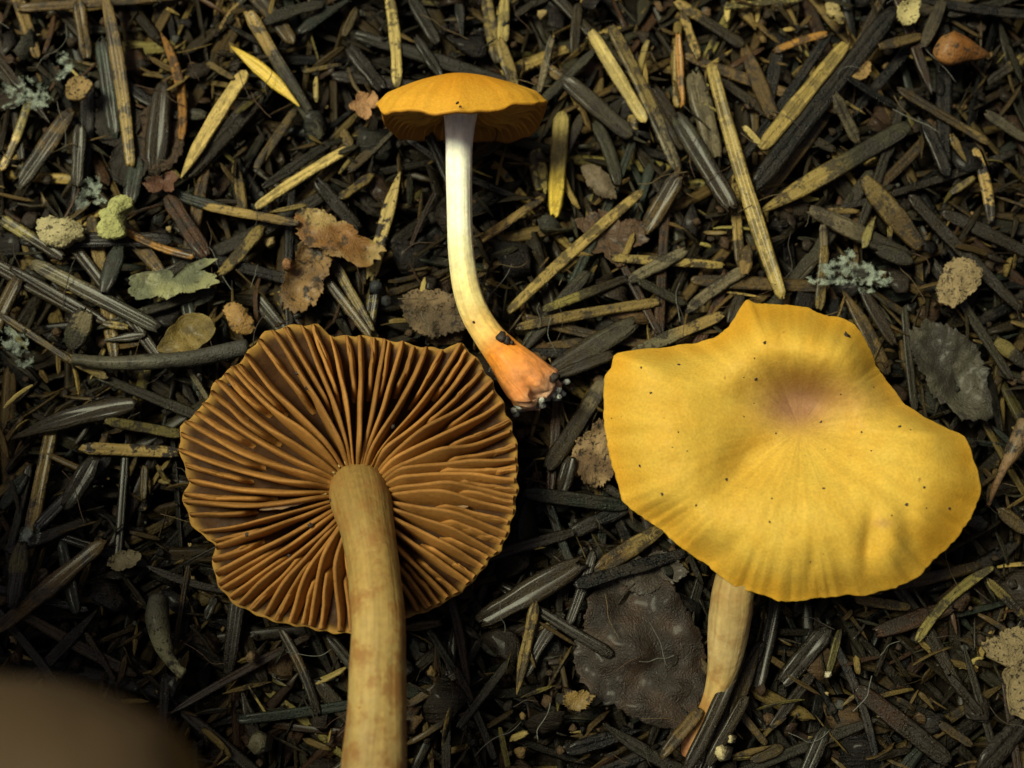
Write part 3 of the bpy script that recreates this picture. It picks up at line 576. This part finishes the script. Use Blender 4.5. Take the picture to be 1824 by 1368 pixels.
# ------------------------------------------------------------------ small mushroom lying on its side
def small_mushroom():
    A = at(820, 213, 5.4); vdir = (CAM-A).normalized(); ex = Vector((1, 0, 0)); ui = vdir.cross(ex).normalized()
    tl = R(9); a = (ui*math.cos(tl)-vdir*math.sin(tl)).normalized(); a = (a+ex*.015).normalized(); e2 = (vdir-a*vdir.dot(a)).normalized(); e1 = e2.cross(a).normalized()
    if e1.x < 0: e1 = -e1
    px = mmpx(A)
    RK = [(-180, 40), (-168, 16), (-150, -4), (-120, -6), (-90, -5), (-60, -6), (-30, -6), (-12, 14), (0, 34), (12, 40), (30, 30), (45, 22), (60, 13), (75, 4), (90, -1), (105, 0), (120, 4), (135, 8), (150, 9), (165, 24), (180, 40)]
    rt, rv = np.radians([k[0] for k in RK]), [k[1] for k in RK]
    def rimf(t):
        return sum(float(np.interp((t+d_+np.pi) % (2*np.pi)-np.pi, rt, rv))*w_ for d_, w_ in ((-.1, .25), (0, .5), (.1, .25)))
    def hh(r, t):
        h = 81*(1-r**1.9)
        rim = rimf(t)+2.2*math.sin(9*t+.5)+1.2*math.sin(16*t)+.5*math.sin(29*t)
        return h + rim*r**2.2 - 9*sstep(.86, 1.0, r)
    def top(r, t):
        Rr = (150+4*math.sin(3*t+1)+2*math.sin(5*t)+1.2*math.sin(13*t))*px
        return A + e1*(math.cos(t)*Rr*r)+e2*(math.sin(t)*Rr*r)+a*(hh(r, t)*px)
    def under(r, t): return top(r*.985, t)-a*(.42+1.0*(1-r**1.5))
    root = empty('mushroom', at(950, 700, 0))
    tag(root, 'small side-lying mushroom with orange cap, cream stem and orange stem base', 'mushroom', 'picked mushrooms laid on the litter')
    def tint(r, t, is_top):
        if not is_top: return (.30, .14, .025, 1)
        k = sstep(.35, 1, r)+.4*nz(math.cos(t)*2, math.sin(t)*2, r*3); k = min(1, max(0, k))
        return tuple(lerp(x, y, k) for x, y in zip((.52, .215, .012), (.56, .285, .028)))+(1,)
    mk('cap', sheet(top, under, tint, 34, 180, lambda r, t, p: (r*8, math.cos(t), math.sin(t))), M_CAP, root)
    dep = lambda r: 1.5*sstep(.1, .35, r)*(1-sstep(.5, .97, r)*.97)+.02
    for k in range(52):
        mk('gill', gill(under, -a, 2*math.pi*k/52+random.uniform(-.03, .03), .17 if k % 2 else .45, .975, dep, (.52, .28, .05), k*2.3, .15, 12), M_GILL, root)
    S = [(820,176,32,5.6),(820,200,31,5.6),(819,225,27,5.5),(818,260,24,5.4),(818,310,23,5.2),(819,400,22.5,4.8),(822,455,23,4.6),(831,515,24.5,4.3),(847,560,26,4.1),(872,600,28,3.9),(900,633,34,3.7),(933,670,45,3.5),(960,698,47,3.3),(975,714,40,3.2)]
    pts = [at(x, y, z) for x, y, w_, z in S]; rad = [w_*mmpx(p) for (x, y, w_, z), p in zip(S, pts)]
    keys = [(0, (.80, .74, .56, .05)), (.06, (.90, .88, .78, .05)), (.12, (.92, .91, .80, .05)), (.38, (.90, .87, .64, .1)), (.48, (.84, .77, .44, .2)), (.6, (.80, .66, .28, .3)), (.72, (.75, .50, .15, .4)), (.80, (.74, .26, .03, .5)), (.92, (.68, .26, .075, .6)), (1, (.60, .38, .25, 1))]  # pigment runs cream to orange; upper stretch whitened for strong light on it
    v, f, T, N = tube(pts, rad, lambda t, g: cinterp(keys, t), 170, 44, .025, 21, endround=(False, True))
    # torn, cleft foot
    ax = (pts[-1]-pts[-4]).normalized(); sd_ = ax.cross(Vector((0, 0, 1))).normalized(); E = pts[-1]
    for i, p in enumerate(v):
        s = (Vector(p)-E).dot(ax); l = (Vector(p)-E).dot(sd_)
        if s > -3.2:
            k = sstep(-3.2, -.2, s)
            g = math.exp(-((l-.55)/.42)**2)*k*1.0*(1 if p.z > pts[-1].z-.4 else 0)
            v[i] = Vector(p)-Vector((0, 0, g*1.3))-ax*(g*.5)+Vector((nz(p.x*1.3, p.y*1.3, p.z*1.3), nz(p.y*1.3, p.z*1.3, 7), nz(p.z*1.3, p.x*1.3, 3)))*(.55*k)
    mk('stem', (v, f, T, N), M_STEM, root)
    V, F = [], []; T = []
    for i, (x, y, r_, z) in enumerate([(894,601,.42,5.3),(903,605,.38,5.3),(912,610,.2,5.2),(987,672,.42,5.0),(844,574,.12,5.2),(820,190,.1,13),(815,183,.12,13)]):
        w_, q = crumb(at(x, y, z), r_, i*3.1, .6); F += [tuple(a_+len(V) for a_ in g) for g in q]; V += w_
    o = mk('dirt_speck', (V, F), M_SPECK, root); o['kind'] = 'stuff'
    V, F = [], []
    for i in range(46):
        u = random.random(); x, y = lerp(922, 1004, u)+random.gauss(0, 4), lerp(730, 690, u)+random.gauss(0, 7)
        w_, q = crumb(at(x, y, random.uniform(.8, 3.6)), random.uniform(.12, .36), i*1.7, .9); F += [tuple(a_+len(V) for a_ in g) for g in q]; V += w_
    o = mk('mycelium_tuft', (V, F, [(.42, .43, .38, .9)]*len(V), V), M_FILM2, root); o['kind'] = 'stuff'
    return root
M_FILM2 = organic('mycelium', streak=(1, 1, 1), s_amt=.6, blotch=1.2, b_amt=.8, speck=2.5, rough=(.5, .9), bump=1, dark=(.05, .04, .03))
small_mushroom()

# ------------------------------------------------------------------ scraps: leaves, flakes, chips, films
def scrap(name, outl, z, thick, c, label, cat, mat=None, relief=.4, curl=.3, c2=None, mott=1.0, seed=0.0, tiltx=0.0, tilty=0.0, na=132, nr=14, ragged=.13, group=None, veins=False, freq=1.0):
    z = z-.55; c = tuple(q*.75 for q in c); c2 = tuple(q*.75 for q in c2) if c2 else None; cx = sum(p[0] for p in outl)/len(outl); cy = sum(p[1] for p in outl)/len(outl); rf = polar(outl, cx, cy, smooth=0); c2 = c2 or c
    def top(r, t):
        R_ = rf(t)*(1+ragged*.5*nz(math.cos(t)*4+seed, math.sin(t)*4)*r**3+ragged*.8*nz(math.cos(t)*13+seed, math.sin(t)*13)*r**3+ragged*.8*nz(math.cos(t)*33+seed, math.sin(t)*33)*r**6)
        x, y = CXY(math.cos(t)*R_*r, -math.sin(t)*R_*r); 
        zz = z+relief*(nz(x*.022*freq+seed, y*.022*freq)+.3*nz(x*.06*freq, y*.06*freq+seed))+curl*r*r+(x-cx)*.01*tiltx+(y-cy)*.01*tilty
        if veins: zz += .06*abs(math.sin((x-cx)*.09+(y-cy)*.05))
        return at(x, y, zz)
    def CXY(dx, dy): return cx+dx, cy+dy
    def under(r, t): return top(r, t)-Vector((0, 0, thick*(.55+.45*(1-r**4))))
    def tint(r, t, k):
        R_ = rf(t)*r; x, y = cx+math.cos(t)*R_, cy-math.sin(t)*R_; q = sstep(-.15, .25, nz(x*.02+seed*2, y*.02))
        return tuple(lerp(a, b, q) for a, b in zip(c, c2))+(mott,)
    o = mk(name, sheet(top, under, tint, nr, na), mat or M_LEAF); tag(o, label, cat, group); return o
def zz(pts, ox, oy, k=.34): return [(ox+x*k, oy+y*k) for x, y in pts]
scrap('leaf_scrap', zz([(690,145),(740,140),(830,125),(910,150),(1040,120),(1160,60),(1155,170),(1040,225),(940,235),(820,255),(690,255),(678,220)], 0, 440), 1.6, .2, (.13, .14, .075), 'grey green torn strip of leaf beside the gilled cap', 'leaf scrap', c2=(.24, .24, .11), curl=.2, seed=3, mott=.6)
scrap('dead_leaf', zz([(820,540),(860,470),(920,400),(1020,345),(1100,370),(1130,430),(1060,510),(940,545)], 0, 440), 1.4, .2, (.15, .105, .025), 'small amber brown oval leaf touching the gilled cap', 'leaf', c2=(.23, .16, .04), curl=.35, seed=9, mott=.5, ragged=.02)
scrap('dead_leaf', [(525,388),(545,372),(565,372),(600,395),(640,420),(682,440),(655,477),(610,457),(570,440),(540,432)], 1.6, .2, (.22, .105, .03), 'torn orange brown leaf piece near the cream stem', 'leaf', c2=(.32, .22, .08), seed=5, relief=.6, mott=.8)
scrap('dead_leaf', [(500,532),(505,500),(528,470),(530,440),(550,420),(580,430),(588,455),(575,500),(555,545),(520,560)], 1.0, .2, (.13, .075, .03), 'crumpled brown leaf fragment just behind the gilled cap', 'leaf', c2=(.24, .14, .05), seed=6, relief=.7)
scrap('bud_scale', zz([(1180,300),(1210,290),(1290,350),(1330,430),(1320,450),(1260,455),(1200,390)], 0, 440), 1.4, .35, (.33, .19, .06), 'small orange tan bud scale behind the gilled cap', 'bud scale', seed=8, curl=-.4)
scrap('bark_flake', zz([(1370,220),(1400,140),(1460,60),(1540,65),(1600,110),(1600,180),(1530,250),(1450,310),(1380,280)], 1204, 440), 2.0, .6, (.27, .20, .10), 'tan pitted bark flake near the rotting leaf', 'bark', M_CHIP, seed=12, relief=.5, curl=-.2, mott=.9)
scrap('rotting_leaf', zz([(1230,450),(1290,390),(1390,400),(1500,460),(1600,590),(1640,740),(1660,880),(1600,930),(1430,830),(1310,670),(1240,560)], 1204, 440), .3, .25, (.028, .024, .016), 'dark rotting leaf with paler edge beside the yellow cap', 'leaf', c2=(.06, .055, .035), seed=14, relief=.6, veins=True)
scrap('rotting_leaf', [(1039,1114),(1050,1065),(1070,1040),(1103,1028),(1160,1024),(1200,1045),(1225,1090),(1250,1140),(1258,1190),(1262,1240),(1250,1280),(1204,1300),(1160,1290),(1100,1262),(1045,1225),(1022,1175)], .35, .3, (.018, .012, .008), 'large blackish wrinkled leaf beside the pale stem', 'leaf', c2=(.038, .023, .014), seed=17, relief=.9, curl=-.5, na=150, nr=26, ragged=.07, freq=.55)
scrap('bark_chip', zz([(1610,710),(1700,670),(1824,620),(1900,700),(1900,1000),(1830,1110),(1760,1090),(1740,930),(1750,840),(1640,790)], 1204, 903), 1.5, .8, (.21, .16, .08), 'pitted tan bark chip beyond the yellow cap rim', 'bark', M_CHIP, seed=19, relief=.5)
scrap('wood_crumb', zz([(195,1155),(250,1130),(310,1150),(400,1160),(435,1190),(430,1240),(380,1255),(260,1280),(215,1265)], 0, 0), 2.4, 1.2, (.44, .38, .20), 'pale cream speckled crumb near the lichen scrap', 'crumb', M_CHIP, seed=21, relief=.5, curl=-.5, mott=.9)
scrap('lichen_scrap', zz([(515,1110),(560,1090),(600,1030),(640,1020),(697,1045),(690,1080),(650,1110),(645,1170),(655,1230),(600,1245),(520,1235),(510,1180),(530,1150)], 0, 0), 2.8, 1.0, (.42, .42, .16), 'yellow green knobbly lichen scrap beside the cream crumb', 'lichen', M_CHIP, seed=23, relief=.6, curl=-.4, mott=.5, ragged=.08)
scrap('bark_crumb', zz([(345,470),(370,410),(440,405),(480,430),(455,480),(390,520),(350,510)], 0, 0), 1.9, .8, (.30, .20, .08), 'tan angular crumb touching the white mould film', 'crumb', M_CHIP, seed=25, relief=.5)
scrap('bark_chip', [(620,188),(634,178),(638,164),(658,168),(664,160),(673,186),(660,192),(657,212),(640,206),(634,196)], 1.6, .7, (.40, .22, .10), 'pinkish tan chip beside the small orange cap', 'bark', M_CHIP, seed=27, mott=.3)
scrap('seed_husk', zz([(780,20),(820,10),(860,60),(885,105),(870,125),(830,95),(790,50)], 1204, 0), 1.8, .5, (.40, .31, .13), 'pale husk with a dark groove near the bud scale', 'seed husk', M_CHIP, seed=29, curl=-.4)
scrap('seed_husk', zz([(1210,0),(1280,0),(1270,50),(1200,130),(1165,85)], 1204, 0), 1.9, .4, (.45, .38, .17), 'pale cream flake on the long black needle', 'seed husk', M_CHIP, seed=31)
scrap('bark_chip', [(1512,118),(1530,108),(1550,112),(1548,132),(1525,140),(1512,132)], 1.0, .5, (.32, .20, .07), 'small tan chip beside the long black needle', 'bark', M_CHIP, seed=33)
scrap('seed_wing', zz([(1280,870),(1340,860),(1400,900),(1440,960),(1465,1045),(1420,1035),(1340,990),(1300,930)], 600, 0), 1.2, .3, (.17, .13, .08), 'grey brown seed wing with a pale tip, near the tan slanting needle', 'seed wing', seed=35, curl=-.5, mott=.4)
scrap('bark_piece', [(722,525),(760,518),(800,524),(835,530),(840,575),(800,592),(740,590),(722,570)], .6, .8, (.10, .07, .04), 'scaly brown bark piece beneath the bend of the cream stem', 'bark', M_CHIP, c2=(.19, .13, .07), seed=37, relief=.8)
scrap('bark_crumb', [(1048,770),(1070,745),(1085,790),(1088,850),(1060,868),(1035,850)], .4, .9, (.13, .08, .04), 'knobbly brown crumb beside the edge of the yellow cap', 'crumb', M_CHIP, c2=(.3, .2, .1), seed=39, relief=1.0)
scrap('leaf_scrap', [(1090,985),(1150,1000),(1190,985),(1225,1020),(1180,1042),(1110,1040)], -.1, .2, (.05, .04, .03), 'dark leaf scrap half under the yellow cap', 'leaf scrap', seed=41)
scrap('leaf_scrap', zz([(600,250),(660,230),(745,255),(720,285),(660,320),(600,330),(560,290)], 0, 903), .9, .25, (.16, .13, .07), 'small tan leaf scrap between brown needle and gilled cap', 'leaf scrap', seed=43)
scrap('leaf_scrap', zz([(750,960),(800,925),(850,930),(890,895),(935,925),(905,960),(910,1000),(850,985),(800,1010)], 0, 0), 1.0, .3, (.12, .055, .03), 'reddish scrap under the broad reddish needle', 'leaf scrap', seed=44)
scrap('leaf_scrap', zz([(1190,990),(1260,970),(1350,990),(1310,1040),(1230,1060),(1185,1030)], 600, 903), 2.2, .3, (.20, .13, .04), 'tan shred lying on the large blackish leaf', 'leaf scrap', seed=45, ragged=.2)
scrap('leaf_scrap', [(1085,378),(1105,396),(1140,392),(1152,430),(1118,440),(1112,474),(1075,448),(1045,446),(1050,420),(1026,398)], -.2, .25, (.09, .05, .025), 'brown scrap under the slanting tan needle', 'leaf scrap', seed=46)
scrap('bark_chip', [(205,150),(232,180),(240,240),(250,320),(215,330),(205,260)], -.5, .4, (.03, .025, .02), 'dark bark sliver under the long brown mottled needle', 'bark', M_CHIP, seed=47)
scrap('bark_chip', [(260,190),(300,170),(318,230),(310,290),(270,310),(255,260)], -.3, .4, (.07, .045, .028), 'dark brown bark scale inside the curved orange needle', 'bark', M_CHIP, seed=48, relief=.8)
# white mould films
FG = 'white mould films on the litter'
for i, (pl, z, lab) in enumerate([
    (zz([(0,430),(60,420),(110,480),(190,430),(240,450),(265,540),(210,570),(110,540),(60,520),(0,560)], 0, 0), 2.0, 'torn white mould film with forked arms beside the tan crumb'),
    (zz([(290,290),(340,270),(385,350),(340,400),(270,420),(280,350)], 0, 0), 2.0, 'small bluish white mould tuft behind the tan angular crumb'),
    (zz([(460,930),(500,920),(510,1020),(560,1050),(480,1060),(400,1090),(430,1000)], 0, 0), 1.9, 'bluish white mould film behind the lichen scrap'),
    (zz([(840,60),(920,0),(960,80),(1060,120),(1150,160),(1060,210),(1020,240),(930,190),(830,190),(700,200)], 1204, 440), 1.2, 'whitish cobwebby mould by the far edge of the yellow cap'),
    (zz([(20,410),(90,450),(150,520),(175,580),(180,610),(140,640),(70,560)], 0, 440), 1.3, 'frayed white mould scrap beside the dark needles'),
    (zz([(100,150),(180,90),(205,170),(150,200),(100,190)], 0, 903), 1.0, 'dim white mould scrap on an olive needle')]):
    scrap('mould_film', pl, z, .14, (.34, .40, .32), lab, 'mould', M_FILM, seed=60+i, relief=.7, ragged=.2, mott=.5, group=FG)

# amber bud scale: a cupped cone with a point
def bud():
    P = [at(1672, 78, .8), at(1690, 84, 1.2), at(1715, 88, 1.1), at(1740, 94, .9), at(1764, 98, .6)]
    o = mk('bud_scale', tube(P, [1.3, 1.65, 1.3, .7, .1], lambda t, g: (*cinterp([(0, (.22, .11, .035)), (.35, (.17, .068, .016)), (1, (.07, .032, .012))], t), 1), 40, 24, .14, 4, .75), M_LEAF)
    tag(o, 'amber pointed bud scale lying among dark needles', 'bud scale')
bud()
# knobbed twig, long dark twig, leaf stalk
def twig(name, P, rad, c0, c1, label, cat, seed, lump=.08, mott=1.0):
    pts = [at(*p) for p in P]
    o = mk(name, tube(pts, rad, lambda t, g: (*cinterp([(0, c0), (1, c1)], t), mott), 70, 14, lump, seed), M_LEAF); tag(o, label, cat); return o
k = twig('twig', [(284, 1058, 1.2), (281, 1100, 1.6), (290, 1145, 1.8), (302, 1172, 1.8), (316, 1192, 1.9), (329, 1202, 1.9)], [.7, .95, .8, .55, .42, .5], (.030, .028, .02), (.16, .15, .08), 'knobbed dark twig with a pale swollen end near the brown fingertip', 'twig', 5)
twig('twig', [(128, 640, 1.2), (200, 646, 1.5), (270, 645, 1.6), (350, 636, 1.6), (445, 618, 1.5)], [.45, .6, .7, .72, .7], (.06, .055, .035), (.04, .038, .032), 'long dark curved twig running under the rim of the gilled cap', 'twig', 8, .12)
twig('leaf_stalk', [(1830, 748, 2.2), (1806, 800, 2), (1790, 830, 1.8), (1772, 868, 1.2), (1760, 900, .4)], [.75, .7, .4, .28, .2], (.12, .08, .04), (.13, .07, .03), 'brown tapering leaf stalk beyond the yellow cap', 'stalk', 13)
# beads of frass, pebble
def bead(px, py, z, r, c, name, label, cat, mat=M_LEAF, flat=.85):
    v, f = crumb(at(px, py, z), r, px*.01, flat); o = mk(name, (v, f, [(*c, .5)]*len(v), v), mat); tag(o, label, cat); return o
bead(672, 512, .9, .65, (.018, .02, .022), 'dark_bead', 'larger of two black shiny beads behind the gilled cap', 'bead')
bead(690, 536, .9, .5, (.018, .02, .022), 'dark_bead', 'smaller of two black shiny beads behind the gilled cap', 'bead')
bead(462, 1322, .6, .95, (.10, .09, .05), 'pebble', 'wet brown pebble beside the thick tan stem', 'pebble')
bead(1474, 1202, .8, .32, (.42, .38, .26), 'pale_grain', 'tiny white grain at the end of an olive needle', 'grain', M_CHIP)
bead(1283, 1340, 1.0, .8, (.45, .38, .2), 'mould_lump', 'cream mould lump beside the foot of the pale stem', 'mould', M_CHIP)
bead(1300, 1316, 1.0, .45, (.4, .34, .18), 'mould_lump', 'small cream mould lump against a brown needle', 'mould', M_CHIP)
bead(448, 1170, .5, .5, (.15, .1, .05), 'bark_crumb', 'brown crumb in the gap beyond the gilled cap rim', 'crumb', M_CHIP)
bead(512, 470, 1.5, .5, (.22, .11, .05), 'bark_crumb', 'small reddish crumb on the crumpled leaf fragment', 'crumb', M_CHIP)

# fine rootlets and mould threads: nobody could count them
def threads():
    V, F, T, N = [], [], [], []
    for k in range(130):
        x, y = random.uniform(0, 1824), random.uniform(0, 1368); an = random.random()*6.28; L = random.uniform(30, 110)
        P = []; z = random.uniform(.2, 1.5)
        for i in range(5):
            P.append(at(x, y, z)); an += random.gauss(0, .35); x += math.cos(an)*L/4; y += math.sin(an)*L/4; z += random.gauss(0, .25)
        c = random.choice([(.10, .07, .035), (.12, .12, .10), (.06, .035, .02), (.05, .04, .03)]); r = random.uniform(.018, .05)
        v, f, t, n = tube(P, [r]*5, lambda t, g: (*c, .2), 12, 4, 0, k, endround=(False, False)); b = len(V)
        V += v; T += t; N += n; F += [tuple(i+b for i in q) for q in f]
    o = mk('rootlets', (V, F, T, N), M_LEAF, origin=(0, 0, 0)); tag(o, 'hair-fine rootlets and mould threads over the litter', 'rootlets', kind='stuff')
threads()

# ------------------------------------------------------------------ the photographer's hand, one finger reaching into the view
def hand():
    tip = at(28, 1572, 64); d = Vector((.97, .12, -.10)).normalized()     # towards the finger tip
    up = Vector((0, 0, 1)); n = (up-d*up.dot(d)).normalized(); s = up.cross(d).normalized()    # s: across the hand, n: back of the hand
    def P(a, b, c): return tip + d*a + s*b + n*c
    V, F = [], []
    def add(pts, rad, flat=1.0):
        v, f, _, _ = tube(pts, rad, lambda t, g: (0, 0, 0, 0), 36, 20, .01, 2, flat); b = len(V); V.extend(v); F.extend([tuple(i+b for i in q) for q in f])
    add([P(8.5, 0, -1.5), P(6, 0, -.6), P(2, 0, 0), P(-4, 0, .4), P(-24, 0, 3), P(-48, -2, 6), P(-80, -6, 6), P(-110, -8, 2)], [3.4, 5.6, 7.2, 8.0, 8.3, 9.4, 10.5, 11])       # index
    for k, (b, L) in enumerate(((17, 2), (33, -8), (47, -20))):                                                                          # three curled fingers, unseen, set on this side to shade the litter
        add([P(-110, b-6, 2), P(-78, b, 8), P(-48+L, b, 6), P(-34+L, b, -12), P(-48, b, -26), P(-64, b-1, -24)], [11, 10.2, 9.2, 8.6, 8, 7.2])
    add([P(-138, -14, -10), P(-112, -30, -16), P(-88, -34, -18), P(-64, -28, -18), P(-48, -24, -17)], [14, 12.5, 10.5, 10, 8])          # thumb
    add([P(-84, 20, 2), P(-110, 20, 0), P(-140, 18, -4), P(-165, 16, -6)], [15, 17, 18, 17], 1.0)
    for b in (-4, 10, 26, 42): add([P(-82, b, 5), P(-115, b*.9, 0), P(-150, b*.5+8, -5), P(-172, 16, -6)], [11, 14, 17, 19])
    add([P(-150, 16, -5), P(-190, 16, -6), P(-240, 18, -4), P(-330, 22, 0)], [22, 24, 30, 37], .85)                                     # wrist and forearm
    o = mk('person', (V, F), M_SKIN, origin=tip)
    rm = o.modifiers.new('join', 'REMESH'); rm.mode = 'VOXEL'; rm.voxel_size = .0014; rm.use_smooth_shade = True
    sm = o.modifiers.new('soften', 'SMOOTH'); sm.iterations = 8; sm.factor = .5
    dg = bpy.context.evaluated_depsgraph_get(); me = bpy.data.meshes.new_from_object(o.evaluated_get(dg)); o.modifiers.clear(); o.data = me
    me.polygons.foreach_set('use_smooth', [True]*len(me.polygons))
    if not me.materials: me.materials.append(M_SKIN)
    tag(o, 'brown bare fingertip of a hand held over the litter', 'person')
    w_ = needle((P(-14, 0, 8.6), P(-6, 0, 9.4), P(3, 0, 6.6)), 11, 1.0, (2, 2), prof=[(-1, -1.6), (-.6, .1), (0, .6), (.6, .1), (1, -1.6), (0, -1)], n=10, wob=0)
    mk('fingernail', w_[:2], M_NAIL, o)
    v, f, _, _ = tube([P(-236, 18, -4), P(-262, 19, -3), P(-420, 26, 4)], [39, 42, 50], lambda t, g: (0, 0, 0, 0), 50, 36, .05, 6, .9, (False, False))
    mk('sleeve', (v, f), M_SLEEVE, o)
hand()
print('needles as things:', n_needles[0])
